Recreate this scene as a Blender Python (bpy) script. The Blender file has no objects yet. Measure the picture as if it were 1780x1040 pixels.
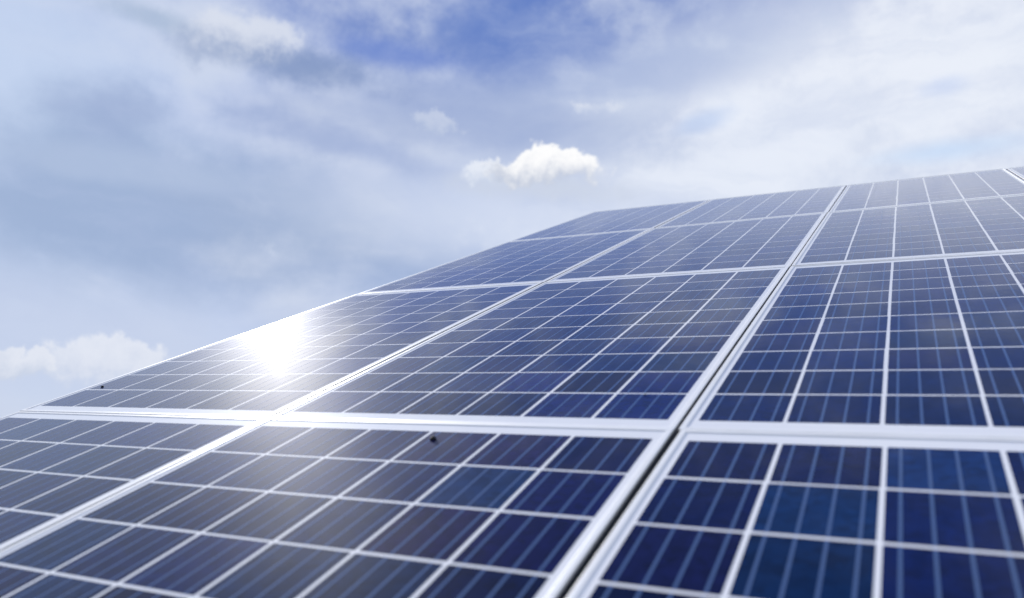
import bpy, bmesh, math, random
import numpy as np
from mathutils import Matrix, Vector

random.seed(7)
S = bpy.context.scene
COL = S.collection

# ----------------------------------------------------------------- camera
TILT = math.radians(27.0)          # slope of the array
BASE_Z = 0.62                      # height of its lower edge above the ground
F_PX = 1362.43                     # focal length, in widths of a 1780 px wide picture
# rows: camera right, down, forward, in the frame of the array (x along the rows, y up the slope, z out of the glass)
R_ARR = ((0.88912611, 0.43545306, -0.14083819),
         (-0.04857098, -0.2162135, -0.97513721),
         (-0.4550776, 0.8738606, -0.17109069))
CAM_ARR = Vector((2.41197, 0.33114, 0.52479))
ARR = Matrix.Translation((0, 0, BASE_Z)) @ Matrix.Rotation(TILT, 4, 'X')   # array frame -> world
A3 = ARR.to_3x3()
c_right, c_down, c_fwd = (A3 @ Vector(r) for r in R_ARR)
cam = bpy.data.cameras.new('camera')
camo = bpy.data.objects.new('camera', cam)
COL.objects.link(camo)
m = Matrix.Identity(4)
for i in range(3):
    m[i][0], m[i][1], m[i][2] = c_right[i], -c_down[i], -c_fwd[i]
m.translation = ARR @ CAM_ARR
camo.matrix_world = m
cam.sensor_width = 36.0
cam.lens = 36.0 * F_PX / 1780.0
cam.clip_start, cam.clip_end = 0.02, 20000
cam.dof.use_dof = True
cam.dof.focus_distance = 3.0
cam.dof.aperture_fstop = 2.4
S.camera = camo


def view_dir(px, py):
    """world direction seen at a point of the 1780 x 1040 photograph (used for the sky and sun, both at infinity)"""
    return ((px - 890) / F_PX * c_right + (py - 520) / F_PX * c_down + c_fwd).normalized()


# ----------------------------------------------------------------- sun: where the glass mirrors it to the glint seen left of the first seam
n_arr = (A3 @ Vector((0, 0, 1))).normalized()
dv = view_dir(474, 578)
SUN_DIR = (dv - 2 * dv.dot(n_arr) * n_arr).normalized()
sun = bpy.data.lights.new('sun', 'SUN')
sun.energy = 5.0
sun.angle = math.radians(0.53)
sun.color = (1.0, 0.97, 0.93)
suno = bpy.data.objects.new('sun', sun)
COL.objects.link(suno)
suno.rotation_euler = SUN_DIR.to_track_quat('Z', 'Y').to_euler()
suno.location = (0, 0, 30)

S.view_settings.view_transform = 'Standard'
S.view_settings.look = 'None'
S.view_settings.exposure = 0.35
S.view_settings.gamma = 1.0
S.view_settings.use_curve_mapping = False
S.cycles.max_bounces = 6
S.cycles.use_denoising = True

# ----------------------------------------------------------------- sky
W = bpy.data.worlds.new('World')
S.world = W
W.use_nodes = True
NT = W.node_tree
NT.nodes.clear()


class NB:
    """tiny node builder"""
    def __init__(self, nt): self.nt = nt
    def new(self, t, **kw):
        n = self.nt.nodes.new(t)
        for k, v in kw.items(): setattr(n, k, v)
        return n
    def put(self, sock, v):
        if isinstance(v, bpy.types.NodeSocket): self.nt.links.new(v, sock)
        else: sock.default_value = v
    def math(self, op, a, b=0.0, c=0.0, clamp=False):
        n = self.new('ShaderNodeMath', operation=op, use_clamp=clamp)
        for s, v in zip(n.inputs, (a, b, c)): self.put(s, v)
        return n.outputs[0]
    def vmath(self, op, a, b=(0, 0, 0)):
        n = self.new('ShaderNodeVectorMath', operation=op)
        self.put(n.inputs[0], a); self.put(n.inputs[1], b)
        return n.outputs['Value'] if op == 'DOT_PRODUCT' else n.outputs[0]
    def noise(self, vec, scale, detail=5.0, rough=0.5, dist=0.0, out=0):
        n = self.new('ShaderNodeTexNoise')
        self.put(n.inputs['Vector'], vec)
        n.inputs['Scale'].default_value = scale; n.inputs['Detail'].default_value = detail
        n.inputs['Roughness'].default_value = rough; n.inputs['Distortion'].default_value = dist
        return n.outputs[out]
    def smooth(self, x, lo, hi, a=0.0, b=1.0):
        n = self.new('ShaderNodeMapRange', interpolation_type='SMOOTHSTEP')
        for s, v in zip(n.inputs[:5], (x, lo, hi, a, b)): self.put(s, v)
        return n.outputs[0]
    def mix(self, f, a, b, blend='MIX'):
        n = self.new('ShaderNodeMix', data_type='RGBA', blend_type=blend)
        self.put(n.inputs[0], f); self.put(n.inputs[6], a); self.put(n.inputs[7], b)
        return n.outputs[2]
    def link(self, a, b): self.nt.links.new(a, b)


def srgb(r, g, b):
    f = lambda v: v / 12.92 if v <= 0.04045 else ((v + 0.055) / 1.055) ** 2.4
    return (f(r / 255), f(g / 255), f(b / 255), 1.0)


SKY_STRENGTH = 0.1
SKY_SCALE = 1.0 / (SKY_STRENGTH * 2 ** 0.35)   # radiance that shows as the given colour at this exposure
def sky_col(r, g, b):
    c = srgb(r, g, b)
    return (c[0] * SKY_SCALE, c[1] * SKY_SCALE, c[2] * SKY_SCALE, 1.0)


w = NB(NT)
gen = w.new('ShaderNodeTexCoord').outputs['Generated']
D = w.vmath('NORMALIZE', gen)
sky = w.new('ShaderNodeTexSky', sky_type='NISHITA', sun_disc=False)
sky.sun_elevation = math.asin(SUN_DIR.z)
sky.sun_rotation = math.atan2(SUN_DIR.x, SUN_DIR.y)
sky.air_density, sky.dust_density, sky.ozone_density = 1.0, 0.3, 3.0
blue = w.mix(0.62, sky.outputs[0], sky_col(92, 122, 200))

dome_n = w.noise(D, 2.1, 4, 0.5)
n_soft = w.noise(w.vmath('MULTIPLY', D, (1, 1, 2.2)), 5.0, 5, 0.5, 0.3)
n_fine = w.noise(D, 13.0, 7, 0.6)
n_puff = w.noise(D, 42.0, 9, 0.68)
wob = w.math('SUBTRACT', n_soft, 0.5)
puf = w.math('SUBTRACT', n_fine, 0.5)
puf2 = w.math('SUBTRACT', n_puff, 0.5)


def blob(px, py, rx, ry, wk=0.0, pk=0.0, pk2=0.0, tilt=0.0, lo=1.0, hi=0.3, flat=1.0):
    """mask of one patch of cloud around a direction; rx, ry are angular half sizes (in px of the photograph)"""
    c = view_dir(px, py)
    e1 = c.cross(Vector((0, 0, 1))).normalized()
    e2 = e1.cross(c).normalized()
    ct, st = math.cos(math.radians(tilt)), math.sin(math.radians(tilt))
    e1, e2 = e1 * ct + e2 * st, e2 * ct - e1 * st
    k = c.dot(c_fwd) / F_PX
    u = w.math('MULTIPLY', w.vmath('DOT_PRODUCT', D, tuple(e1)), 1 / (rx * k))
    v = w.math('MULTIPLY', w.vmath('DOT_PRODUCT', D, tuple(e2)), 1 / (ry * k))
    if flat != 1.0:   # flatter underside
        v = w.math('MAXIMUM', v, w.math('MULTIPLY', v, -flat))
        v = w.math('ADD', v, 0.0)
    r = w.math('SQRT', w.math('ADD', w.math('MULTIPLY', u, u), w.math('MULTIPLY', v, v)))
    if wk: r = w.math('MULTIPLY_ADD', wob, wk, r)
    if pk: r = w.math('MULTIPLY_ADD', puf, pk, r)
    if pk2: r = w.math('MULTIPLY_ADD', puf2, pk2, r)
    front = w.math('GREATER_THAN', w.vmath('DOT_PRODUCT', D, tuple(c)), 0.2)
    return w.math('MULTIPLY', w.smooth(r, lo, hi), front)


warp = w.new('ShaderNodeVectorMath', operation='MULTIPLY_ADD')
w.link(w.vmath('SUBTRACT', w.noise(D, 18.0, 6, 0.6, out=1), (0.5, 0.5, 0.5)), warp.inputs[0])
warp.inputs[1].default_value = (0.05, 0.05, 0.04)
w.link(D, warp.inputs[2])
DW = warp.outputs[0]
warp2 = w.new('ShaderNodeVectorMath', operation='MULTIPLY_ADD')
w.link(w.vmath('SUBTRACT', w.noise(D, 50.0, 8, 0.68, out=1), (0.5, 0.5, 0.5)), warp2.inputs[0])
warp2.inputs[1].default_value = (0.042, 0.042, 0.042)
w.link(DW, warp2.inputs[2])
DWW = warp2.outputs[0]

col = blue
# broken veil over the whole sky
veil = w.smooth(w.math('MULTIPLY_ADD', n_soft, 0.8, w.math('MULTIPLY', dome_n, 0.5)), 0.38, 0.86, 0.35, 1.0)
col = w.mix(veil, col, sky_col(205, 215, 236))
up = w.new('ShaderNodeSeparateXYZ'); w.link(D, up.inputs[0])


def cloud(mask, strength, rgb):
    global col
    col = w.mix(w.math('MULTIPLY', mask, strength), col, sky_col(*rgb))


def heap(lobes, rgb_top, rgb_low, y_top, y_low, strength, soft=0.3, amp=0.5, edge=0.42):
    """heaped cloud: soft union of round lobes, frayed by turbulence, paler at the top than at the base"""
    global col
    tot = None
    for (px, py, rx, ry) in lobes:
        c = view_dir(px, py)
        e1 = c.cross(Vector((0, 0, 1))).normalized(); e2 = e1.cross(c).normalized()
        k = c.dot(c_fwd) / F_PX
        u = w.math('MULTIPLY', w.vmath('DOT_PRODUCT', DWW, tuple(e1)), 1 / (rx * k))
        v = w.math('MULTIPLY', w.vmath('DOT_PRODUCT', DWW, tuple(e2)), 1 / (ry * k))
        q = w.math('EXPONENT', w.math('MULTIPLY', w.math('MULTIPLY_ADD', u, u, w.math('MULTIPLY', v, v)), -1.0))
        tot = q if tot is None else w.math('ADD', tot, q)
    fld = w.math('ADD', tot, w.math('MULTIPLY', w.math('ADD', puf, puf2), w.math('MULTIPLY', amp, w.math('MINIMUM', w.math('MULTIPLY', tot, 3.0), 1.0))))
    front = w.math('GREATER_THAN', w.vmath('DOT_PRODUCT', D, tuple(view_dir(*lobes[0][:2]))), 0.2)
    c = view_dir(lobes[0][0], (y_top + y_low) / 2)
    e1 = c.cross(Vector((0, 0, 1))).normalized(); e2 = e1.cross(c).normalized()
    k = c.dot(c_fwd) / F_PX
    hgt = w.math('MULTIPLY', w.vmath('DOT_PRODUCT', DWW, tuple(e2)), 1 / (k * (y_low - y_top) / 2))
    sh = w.smooth(w.math('MULTIPLY_ADD', w.math('ADD', puf, puf2), 1.8, hgt), -0.85, 0.8)
    mask = w.math('MULTIPLY', w.smooth(fld, edge, w.math('MULTIPLY_ADD', sh, -0.8, edge + soft + 0.8)), w.math('MULTIPLY', front, strength))
    col = w.mix(mask, col, w.mix(sh, sky_col(*rgb_low), sky_col(*rgb_top)))


# blue gap that starts at the top of the view and goes on overhead
cloud(blob(980, -640, 1500, 800, 1.6, .8, .3, lo=1.12, hi=0.3), 0.9, (72, 110, 190))
# soft layers: pale on the left, bright on the right
cloud(blob(-160, 160, 640, 470, 1.6, .5, lo=1.25, hi=0.1), 0.97, (198, 214, 241))
cloud(blob(360, 380, 560, 190, 1.7, .8, .2, lo=1.2, hi=0.2), 0.8, (150, 171, 207))
cloud(blob(600, 250, 260, 40, 1.8, 1.0, .3, tilt=-6, lo=1.2, hi=0.2), 0.6, (150, 169, 212))
cloud(blob(260, 300, 240, 36, 1.8, 1.0, .3, tilt=4, lo=1.2, hi=0.2), 0.45, (186, 201, 228))
cloud(blob(150, 600, 640, 130, 1.2, .5, lo=1.2, hi=0.2), 0.75, (200, 211, 235))
cloud(blob(800, 215, 520, 90, 1.8, .8, tilt=3, lo=1.2, hi=0.2), 0.75, (162, 178, 215))
cloud(blob(1640, 130, 640, 270, 1.9, 1.0, .5, tilt=14, lo=1.2, hi=0.25), 0.95, (236, 241, 251))
cloud(blob(1330, 300, 440, 150, 1.9, 1.1, .6, tilt=8, lo=1.15, hi=0.25), 0.9, (232, 238, 250))
cloud(blob(1000, 390, 480, 80, 1.2, .6, .3, lo=1.3, hi=0.2), 0.75, (216, 225, 244))
cloud(blob(1150, 120, 260, 60, 1.8, 1.0, .5, tilt=12, lo=1.2, hi=0.2), 0.6, (176, 191, 224))
# clear blue holes
cloud(blob(890, 70, 190, 62, 1.9, 1.1, .3, tilt=6, lo=1.25, hi=0.1), 0.68, (110, 137, 201))
cloud(blob(690, 95, 110, 24, 1.6, 1.0, .4, lo=1.25, hi=0.1), 0.75, (104, 133, 206))
cloud(blob(1640, 262, 170, 26, 1.4, .8, .4, lo=1.3, hi=0.1), 0.7, (198, 221, 250))
cloud(blob(1215, 215, 52, 20, 1.4, .9, .5, tilt=18, lo=1.3, hi=0.1), 0.6, (182, 203, 240))
cloud(blob(1640, 150, 50, 22, 1.4, .9, .5, lo=1.3, hi=0.1), 0.5, (196, 212, 246))
# thin streaks across the blue
stk = w.new('ShaderNodeVectorMath', operation='MULTIPLY'); w.link(DW, stk.inputs[0]); stk.inputs[1].default_value = (1.0, 1.0, 4.5)
streak = w.smooth(w.noise(stk.outputs[0], 4.2, 7, 0.62, 0.6), 0.44, 0.74)
cloud(streak, 0.33, (182, 196, 227))
# heaped clouds
cloud(blob(490, 108, 170, 36, 1.2, 1.2, .8, lo=1.3, hi=0.2), 0.78, (126, 148, 192))
cloud(blob(270, 32, 130, 24, 1.2, .9, .6, lo=1.3, hi=0.2), 0.6, (160, 180, 208))
heap([(370, 50, 44, 40), (430, 42, 42, 34), (330, 82, 70, 34), (420, 84, 84, 30), (500, 66, 44, 24)], (218, 224, 238), (160, 176, 208), 5, 110, 0.85, soft=1.0, amp=0.6, edge=0.25)
heap([(735, 208, 36, 18), (775, 218, 36, 15)], (204, 213, 233), (176, 191, 221), 188, 238, 0.7, soft=0.5, amp=0.7)
heap([(1010, 190, 24, 17), (1060, 188, 40, 16)], (222, 228, 241), (190, 203, 230), 168, 214, 0.75, soft=0.5, amp=0.7)
heap([(470, 430, 28, 10)], (206, 216, 236), (190, 203, 230), 418, 442, 0.6, soft=0.5, amp=0.6)
cloud(blob(925, 324, 190, 30, .8, 1.0, .8, lo=1.25, hi=0.2), 0.85, (204, 213, 231))
heap([(822, 300, 28, 15), (855, 300, 28, 14), (838, 312, 44, 9), (886, 300, 30, 13)], (236, 241, 250), (206, 216, 235), 284, 322, 0.85, soft=0.8, amp=0.7, edge=0.34)
heap([(910, 288, 34, 21), (948, 276, 36, 25), (986, 284, 34, 21), (1030, 285, 28, 21), (958, 306, 100, 20), (890, 306, 60, 13)], (254, 254, 255), (192, 201, 220), 262, 330, 1.0, soft=0.5, amp=0.62, edge=0.36)
heap([(180, 604, 38, 26), (130, 620, 40, 20), (225, 618, 40, 22), (272, 614, 26, 22), (170, 650, 120, 34)], (232, 236, 246), (208, 216, 234), 580, 700, 0.8, soft=0.65, amp=0.7, edge=0.34)
heap([(-30, 632, 50, 22), (20, 632, 44, 20), (68, 628, 36, 18), (40, 642, 80, 18)], (230, 234, 244), (204, 213, 231), 606, 660, 0.85, soft=0.5, amp=0.6)

bg = w.new('ShaderNodeBackground')
w.link(col, bg.inputs[0])
bg.inputs[1].default_value = SKY_STRENGTH
w.link(bg.outputs[0], w.new('ShaderNodeOutputWorld').inputs[0])
W.cycles.sampling_method = 'MANUAL'
W.cycles.sample_map_resolution = 1024


# ----------------------------------------------------------------- materials
def material(name):
    mt = bpy.data.materials.new(name)
    mt.use_nodes = True
    nb = NB(mt.node_tree)
    return mt, nb, mt.node_tree.nodes['Principled BSDF']


def glassed(nb, p):
    """the cover glass laminated over cells and backsheet"""
    p.inputs['Specular IOR Level'].default_value = 0.0021
    p.inputs['Coat Weight'].default_value = 1.0
    p.inputs['Coat IOR'].default_value = 1.24
    pos = nb.new('ShaderNodeNewGeometry').outputs['Position']
    dirt = nb.noise(pos, 2.3, 5, 0.6)
    nb.link(nb.smooth(dirt, 0.3, 0.75, 0.014, 0.024), p.inputs['Coat Roughness'])
    bump = nb.new('ShaderNodeBump'); bump.inputs['Strength'].default_value = 1.0; bump.inputs['Distance'].default_value = 0.00035
    nb.link(nb.noise(pos, 7.0, 4, 0.6), bump.inputs['Height'])
    nb.link(bump.outputs[0], p.inputs['Coat Normal'])
    return pos


M_CELL, nb, p = material('polycrystalline_cell')
pos = glassed(nb, p)
oc = nb.new('ShaderNodeObjectInfo')
tc = nb.new('ShaderNodeTexCoord').outputs['Object']
jit = nb.new('ShaderNodeVectorMath', operation='MULTIPLY_ADD')
nb.link(oc.outputs['Random'], jit.inputs[0]); jit.inputs[1].default_value = (31, 17, 5); nb.link(tc, jit.inputs[2])
vor = nb.new('ShaderNodeTexVoronoi'); nb.link(jit.outputs[0], vor.inputs['Vector']); vor.inputs['Scale'].default_value = 70
sep = nb.new('ShaderNodeSeparateColor'); nb.link(vor.outputs['Color'], sep.inputs[0])
big = nb.noise(jit.outputs[0], 11, 3, 0.5)
g = nb.math('MULTIPLY_ADD', sep.outputs[0], 0.55, nb.math('MULTIPLY_ADD', big, 0.7, 0.38))
gc = nb.new('ShaderNodeCombineColor')
for s in gc.inputs[:3]: nb.link(g, s)
nb.link(nb.mix(1.0, oc.outputs['Color'], gc.outputs[0], 'MULTIPLY'), p.inputs['Base Color'])
p.inputs['Roughness'].default_value = 0.50
p.inputs['Sheen Weight'].default_value = 0.11
p.inputs['Sheen Roughness'].default_value = 0.26
p.inputs['Sheen Tint'].default_value = (0.40, 0.52, 1.0, 1)

M_SHEET, nb, p = material('white_backsheet')
pos = glassed(nb, p)
p.inputs['Base Color'].default_value = (0.92, 0.91, 0.90, 1)
p.inputs['Roughness'].default_value = 0.50

M_BUS, nb, p = material('tinned_ribbon')
pos = glassed(nb, p)
p.inputs['Base Color'].default_value = (0.085, 0.14, 0.28, 1)
p.inputs['Metallic'].default_value = 0.0
p.inputs['Roughness'].default_value = 0.50

M_FRAME, nb, p = material('anodised_frame')
pos = nb.new('ShaderNodeNewGeometry').outputs['Position']
d1 = nb.noise(pos, 9, 5, 0.6)
nb.link(nb.mix(nb.smooth(d1, 0.35, 0.8), (0.93, 0.92, 0.90, 1), (0.83, 0.82, 0.80, 1)), p.inputs['Base Color'])
p.inputs['Metallic'].default_value = 0.0
nb.link(nb.smooth(d1, 0.3, 0.8, 0.38, 0.55), p.inputs['Roughness'])
p.inputs['Specular IOR Level'].default_value = 0.3

M_RACK, nb, p = material('galvanised_steel')
p.inputs['Base Color'].default_value = (0.32, 0.33, 0.34, 1)
p.inputs['Metallic'].default_value = 0.8
p.inputs['Roughness'].default_value = 0.5

M_DIRT, nb, p = material('dark_dirt')
p.inputs['Base Color'].default_value = (0.006, 0.006, 0.008, 1)
p.inputs['Roughness'].default_value = 0.75

M_GROUND, nb, p = material('meadow_ground')
pos = nb.new('ShaderNodeNewGeometry').outputs['Position']
g1 = nb.noise(pos, 0.35, 6, 0.6); g2 = nb.noise(pos, 14, 6, 0.65)
c1 = nb.mix(nb.smooth(g1, 0.35, 0.7), (0.045, 0.075, 0.020, 1), (0.10, 0.11, 0.045, 1))
nb.link(nb.mix(nb.smooth(g2, 0.3, 0.7), c1, (0.06, 0.055, 0.03, 1)), p.inputs['Base Color'])
p.inputs['Roughness'].default_value = 0.95


# ----------------------------------------------------------------- mesh helpers
def mesh_obj(name, me, parent=None, mat=None):
    o = bpy.data.objects.new(name, me)
    COL.objects.link(o)
    if mat and not me.materials: me.materials.append(mat)
    if parent: o.parent = parent
    return o


def box_bm(bm, x0, x1, y0, y1, z0, z1):
    v = [bm.verts.new(c) for c in ((x0, y0, z0), (x1, y0, z0), (x1, y1, z0), (x0, y1, z0),
                                   (x0, y0, z1), (x1, y0, z1), (x1, y1, z1), (x0, y1, z1))]
    for f in ((3, 2, 1, 0), (4, 5, 6, 7), (0, 1, 5, 4), (1, 2, 6, 5), (2, 3, 7, 6), (3, 0, 4, 7)):
        bm.faces.new([v[i] for i in f])


def to_mesh(name, bm):
    bmesh.ops.recalc_face_normals(bm, faces=bm.faces)
    me = bpy.data.meshes.new(name)
    bm.to_mesh(me); bm.free()
    return me


# ----------------------------------------------------------------- ground
bm = bmesh.new()
R = 4000.0
ring = [bm.verts.new((R * math.cos(a * math.pi / 24), R * math.sin(a * math.pi / 24), 0)) for a in range(48)]
bm.faces.new(ring)
ground = mesh_obj('ground', to_mesh('ground', bm), mat=M_GROUND)
ground['kind'] = 'structure'

# ----------------------------------------------------------------- solar panels
PX, PY = 1.006551, 1.675103        # pitch of the panels along the rows and up the slope
PW, PH = PX - 0.0095, PY - 0.003   # panel size
CX, CY = 0.159, 0.157882           # pitch of the cells
CW, CH = 0.1513, 0.1508            # cell size
LIP, DEEP, RISE = 0.0115, 0.040, 0.0013
Z_SHEET, Z_BUS = -0.00015, 0.00015


def chamfered_cell():
    bm = bmesh.new()
    a, b, c = CW / 2, CH / 2, 0.0016
    pts = [(-a + c, -b), (a - c, -b), (a, -b + c), (a, b - c), (a - c, b), (-a + c, b), (-a, b - c), (-a, -b + c)]
    top = [bm.verts.new((x, y, 0)) for x, y in pts]
    bot = [bm.verts.new((x, y, -0.0003)) for x, y in pts]
    bm.faces.new(top); bm.faces.new(bot[::-1])
    for i in range(8): bm.faces.new((bot[i], bot[(i + 1) % 8], top[(i + 1) % 8], top[i]))
    return to_mesh('solar_cell', bm)


def rail_mesh(name, L, Wd):
    """one side of the frame along x, mitred at both ends: outer face at y = 0, lip reaching in to y = LIP"""
    e = 0.0009
    prof = [(0.0, -DEEP), (0.0, RISE - e), (e * .3, RISE - e * .3), (e, RISE), (LIP - e, RISE), (LIP - e * .3, RISE - e * .3),
            (LIP, RISE - e), (LIP, -0.0012), (0.002, -0.0012), (0.002, -DEEP)]
    bm = bmesh.new()
    n = len(prof)
    A = [bm.verts.new((-L / 2 + y, y, z)) for y, z in prof]
    B = [bm.verts.new((L / 2 - y, y, z)) for y, z in prof]
    for i in range(n): bm.faces.new((A[i], A[(i + 1) % n], B[(i + 1) % n], B[i]))
    bm.faces.new(A[::-1]); bm.faces.new(B)
    return to_mesh(name, bm)


ME_CELL = chamfered_cell()
ME_LONG = rail_mesh('frame_rail_long', PH, LIP)
ME_SHORT = rail_mesh('frame_rail_short', PW, LIP)
bm = bmesh.new()
for j in range(10): box_bm(bm, -0.0022, 0.0022, (j - 4.5) * CY - CH / 2 + 0.0004, (j - 4.5) * CY + CH / 2 - 0.0004, -0.00025, Z_BUS)
ME_BUS = to_mesh('busbar', bm)
bm = bmesh.new(); box_bm(bm, -PW / 2 + 0.0025, PW / 2 - 0.0025, -PH / 2 + 0.0025, PH / 2 - 0.0025, -0.0048, Z_SHEET)
ME_SHEET = to_mesh('backsheet', bm)
bm = bmesh.new(); box_bm(bm, -0.055, 0.055, -0.045, 0.045, -0.027, -0.0052)
bmesh.ops.bevel(bm, geom=bm.edges[:], offset=0.004, segments=2, affect='EDGES')
ME_JBOX = to_mesh('junction_box', bm)
for me, mt in ((ME_CELL, M_CELL), (ME_LONG, M_FRAME), (ME_SHORT, M_FRAME), (ME_BUS, M_BUS), (ME_SHEET, M_SHEET), (ME_JBOX, M_DIRT)):
    me.materials.append(mt)

TINTS = [(.0016, .0075, .056), (.0018, .0105, .068), (.0020, .0160, .062), (.0050, .0070, .048), (.0034, .0115, .054), (.0013, .0050, .034)]
SPECIAL = {}   # (column, row, i, j) -> tint seen in the photograph
for key, t in (((2, 1, 2, 9), (.004, .026, .110)), ((2, 1, 1, 8), (.004, .024, .088)), ((2, 1, 1, 9), (.003, .008, .055)),
               ((2, 1, 0, 9), (.0035, .006, .045)), ((2, 1, 0, 8), (.0030, .007, .050)), ((2, 1, 2, 8), (.0020, .010, .072)),
               ((2, 1, 2, 7), (.0020, .009, .066)), ((1, 1, 4, 8), (.006, .025, .085)), ((1, 1, 5, 8), (.004, .006, .060)),
               ((1, 1, 5, 7), (.004, .005, .050)), ((1, 1, 4, 7), (.008, .006, .045)), ((1, 1, 3, 9), (.012, .010, .055)),
               ((1, 1, 4, 9), (.012, .009, .055)), ((1, 2, 4, 1), (.003, .003, .022)), ((1, 2, 5, 0), (.004, .012, .090)),
               ((1, 2, 3, 1), (.004, .010, .100)), ((1, 2, 5, 1), (.004, .009, .080)), ((1, 2, 4, 0), (.004, .010, .085))):
    SPECIAL[key] = t

OFFSET = {  # how far each panel sits off the even grid: along the row, up the slope, turned in its plane
    (0, 1): (.0005, .0025, .0013), (1, 1): (-.0007, -.0004, .0007), (2, 1): (.0038, .0029, -.0007),
    (0, 2): (-.0035, -.0020, .0020), (1, 2): (.0003, -.0025, -.0030), (2, 2): (-.0033, -.0024, .0005),
    (1, 3): (.0015, .0015, .0020), (2, 3): (-.0030, .0004, .0018), (1, 4): (.0030, .0018, .0025), (2, 4): (-.0005, -.0009, -.0009)}
LABELS = {
    (0, 1): 'palest blue solar panel in the lower left corner, cropped by the left picture edge',
    (1, 1): 'solar panel at the bottom with a round black dirt clump by its top frame',
    (2, 1): 'darkest navy solar panel in the lower right corner, nearest of the third column',
    (0, 2): 'solar panel on the left rim washed out by the bright sun glint',
    (1, 2): 'solar panel in the middle with one almost black cell near its lower right corner',
    (2, 2): 'large blue solar panel right of the dark gap, directly above the darkest navy panel',
    (0, 3): 'dull grey blue solar panel on the left rim above the one with sun glint',
    (1, 3): 'grey blue solar panel third up between the thin left seam and the dark gap',
    (2, 3): 'mid blue solar panel third up right of the dark gap, below the pale top one',
    (0, 4): 'dusky solar panel at the pointed top left corner of the array',
    (1, 4): 'flat looking solar panel of the top row between thin left seam and dark gap',
    (2, 4): 'hazy pale solar panel of the top row right of the long dark gap',
    (3, 4): 'sliver of a pale solar panel beyond the short dark gap at the right picture edge',
    (3, 1): 'solar panel of the right hand column, lowest of the four',
    (3, 2): 'solar panel of the right hand column, second from the bottom',
    (3, 3): 'solar panel of the right hand column, just under the topmost sliver'}
GROUP = 'solar panels of the tilted array'

rng = random.Random(21)
PROTO = None


def build_panel():
    root = bpy.data.objects.new('solar_panel', None)
    root.empty_display_size = 0.2
    COL.objects.link(root)
    for a, me, L in ((0, ME_SHORT, PH), (math.pi, ME_SHORT, PH), (math.pi / 2, ME_LONG, PW), (-math.pi / 2, ME_LONG, PW)):
        o = mesh_obj('frame_rail', me, root)
        o.rotation_euler = (0, 0, a)
        o.location = Matrix.Rotation(a, 3, 'Z') @ Vector((0, -L / 2, 0))
    mesh_obj('backsheet', ME_SHEET, root)
    for j in range(10):
        for i in range(6):
            o = mesh_obj('solar_cell', ME_CELL, root)
            o.location = ((i - 2.5) * CX, (j - 4.5) * CY, 0)
    for i in range(6):
        for k in range(4):
            o = mesh_obj('busbar', ME_BUS, root)
            o.location = ((i - 2.5) * CX + (k - 1.5) * CW / 4, 0, 0)
    o = mesh_obj('junction_box', ME_JBOX, root)
    o.location = (0, PH / 2 - 0.16, 0)
    return root


def copy_panel(src):
    r = src.copy(); COL.objects.link(r)
    for ch in src.children:
        c = ch.copy(); COL.objects.link(c); c.parent = r
    return r


for row in (1, 2, 3, 4):
    for c in (0, 1, 2, 3):
        if PROTO is None: PROTO = t = build_panel()
        else: t = copy_panel(PROTO)
        dx, dy, yaw = (v * k for v, k in zip(OFFSET.get((c, row), (0, 0, 0)), (0.8, 0.25, 0.5)))
        t.matrix_world = ARR @ Matrix.Translation((c * PX + PX / 2 + dx, (row - 1) * PY + PY / 2 + dy, 0)) @ Matrix.Rotation(yaw, 4, 'Z') \
            @ Matrix.Rotation(rng.uniform(-.0012, .0012), 4, 'X') @ Matrix.Rotation(rng.uniform(-.0015, .0015), 4, 'Y')
        t['label'] = LABELS[(c, row)]; t['category'] = 'solar panel'; t['group'] = GROUP
        for ch in t.children:
            if not ch.name.startswith('solar_cell'): continue
            i = round(ch.location.x / CX + 2.5); j = round(ch.location.y / CY + 4.5)
            tint = SPECIAL.get((c, row, i, j))
            if tint is None:
                tint = rng.choice(TINTS); k = rng.uniform(0.8, 1.2); tint = tuple(v * k for v in tint)
            ch.color = (*tint, 1)
            ch.location.x += rng.gauss(0, .00025); ch.location.y += rng.gauss(0, .00025); ch.rotation_euler.z = rng.gauss(0, .0012)

# ----------------------------------------------------------------- added black strips standing in for the shade in the column gaps
M_GAP_SHADE, nb, p = material('gap_shade_black')
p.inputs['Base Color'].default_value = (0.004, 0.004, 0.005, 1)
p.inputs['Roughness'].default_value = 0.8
for c, lab in ((1, 'thin dark strip added as shade in the left seam between solar panels'),
               (2, 'long black strip added as shade in the wide dark gap at the middle'),
               (3, 'short black strip added as shade in the gap at the right picture edge')):
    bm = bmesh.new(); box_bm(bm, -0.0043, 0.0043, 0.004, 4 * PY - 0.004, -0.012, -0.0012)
    o = mesh_obj('gap_shade_strip', to_mesh('gap_shade_strip', bm), mat=M_GAP_SHADE)
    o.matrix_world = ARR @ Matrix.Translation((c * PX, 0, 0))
    o['label'] = lab; o['category'] = 'rubber seal'; o['group'] = 'shade strips between the panel columns'

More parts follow.
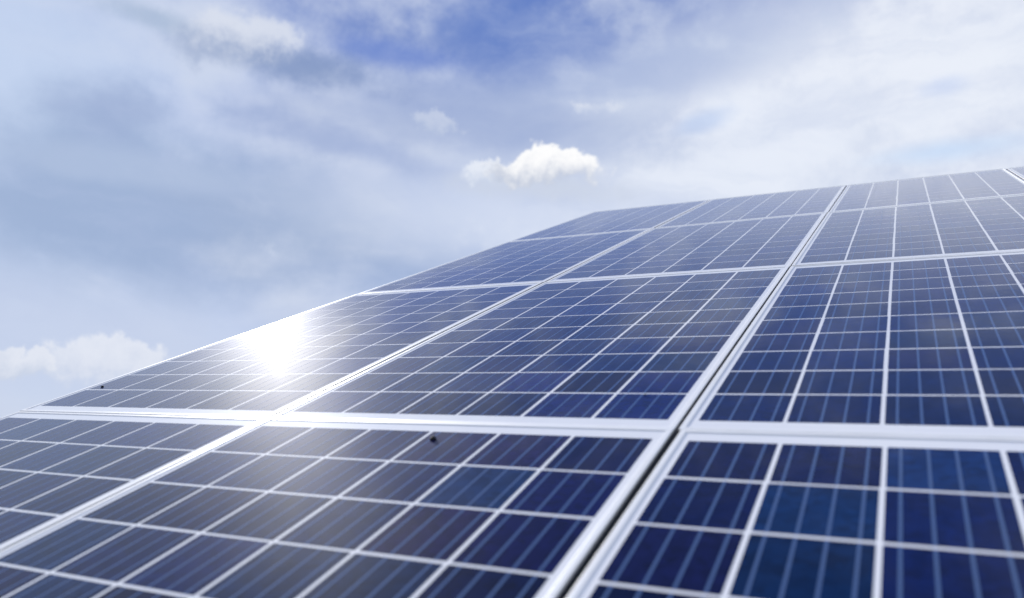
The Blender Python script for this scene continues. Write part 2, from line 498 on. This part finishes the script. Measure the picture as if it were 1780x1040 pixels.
# ----------------------------------------------------------------- rack under the panels
rack = bpy.data.objects.new('mounting_rack', None)
COL.objects.link(rack)
rack.matrix_world = ARR
rack['label'] = 'galvanised steel mounting rack underneath the tilted solar panels'
rack['category'] = 'mounting rack'
x0, x1, ylen = -0.15, 4 * PX + 0.15, 4 * PY
for y in [r * PY + f * PY for r in range(4) for f in (0.22, 0.78)]:
    bm = bmesh.new(); box_bm(bm, x0, x1, y - 0.02, y + 0.02, -DEEP - 0.042, -DEEP - 0.001)
    mesh_obj('purlin', to_mesh('purlin', bm), rack, M_RACK)
up_l = A3.inverted() @ Vector((0, 0, 1))
for x in (0.55, 2.0, 3.45):
    bm = bmesh.new(); box_bm(bm, x - 0.03, x + 0.03, 0.15, ylen - 0.15, -DEEP - 0.143, -DEEP - 0.043)
    mesh_obj('rafter', to_mesh('rafter', bm), rack, M_RACK)
    for y in (0.9, 3.4, 5.8):
        top = Vector((x, y, -DEEP - 0.1))
        length = (ARR @ top).z + 0.3
        bm = bmesh.new()
        q = []
        for s in (0, 1):
            for ax, ay in ((-.04, -.05), (.04, -.05), (.04, .05), (-.04, .05)):
                q.append(bm.verts.new((ax, ay, -length * s)))
        for f in ((0, 1, 2, 3), (7, 6, 5, 4), (0, 4, 5, 1), (1, 5, 6, 2), (2, 6, 7, 3), (3, 7, 4, 0)): bm.faces.new([q[i] for i in f])
        o = mesh_obj('post', to_mesh('post', bm), rack, M_RACK)
        o.location = top; o.rotation_euler = (-TILT, 0, 0)


# ----------------------------------------------------------------- specks of dirt on the glass
def speck(px, py, size, label, seed, squash=0.8):
    d = A3.inverted() @ view_dir(px, py)
    h = CAM_ARR + d * ((0.0008 - CAM_ARR.z) / d.z)
    bm = bmesh.new()
    bmesh.ops.create_icosphere(bm, subdivisions=3, radius=1)
    r = random.Random(seed)
    bumps = [(Vector((r.gauss(0, 1), r.gauss(0, 1), r.gauss(0, 1))).normalized(), r.uniform(-.22, .3)) for _ in range(14)]
    for v in bm.verts:
        n = v.co.normalized()
        k = 1 + sum(a * max(0, n.dot(b) - 0.45) for b, a in bumps)
        v.co = Vector((n.x * k, n.y * k * 1.1, max(-0.25, n.z * k * squash))) * size
    for f in bm.faces: f.smooth = True
    o = mesh_obj('dirt_clump', to_mesh('dirt_clump', bm), mat=M_DIRT)
    o.matrix_world = ARR @ Matrix.Translation(h + Vector((0, 0, size * 0.25)))
    o['label'] = label; o['category'] = 'dirt'


speck(753, 764, 0.0060, 'round black clump of dirt on the glass just below the long white seam', 3, 0.75)
speck(178, 673, 0.0042, 'tiny dark speck of dirt by the left rim above the seam', 5)
speck(1121, 687, 0.0026, 'tiny dark crumb on a cell joint left of the dark gap', 9)
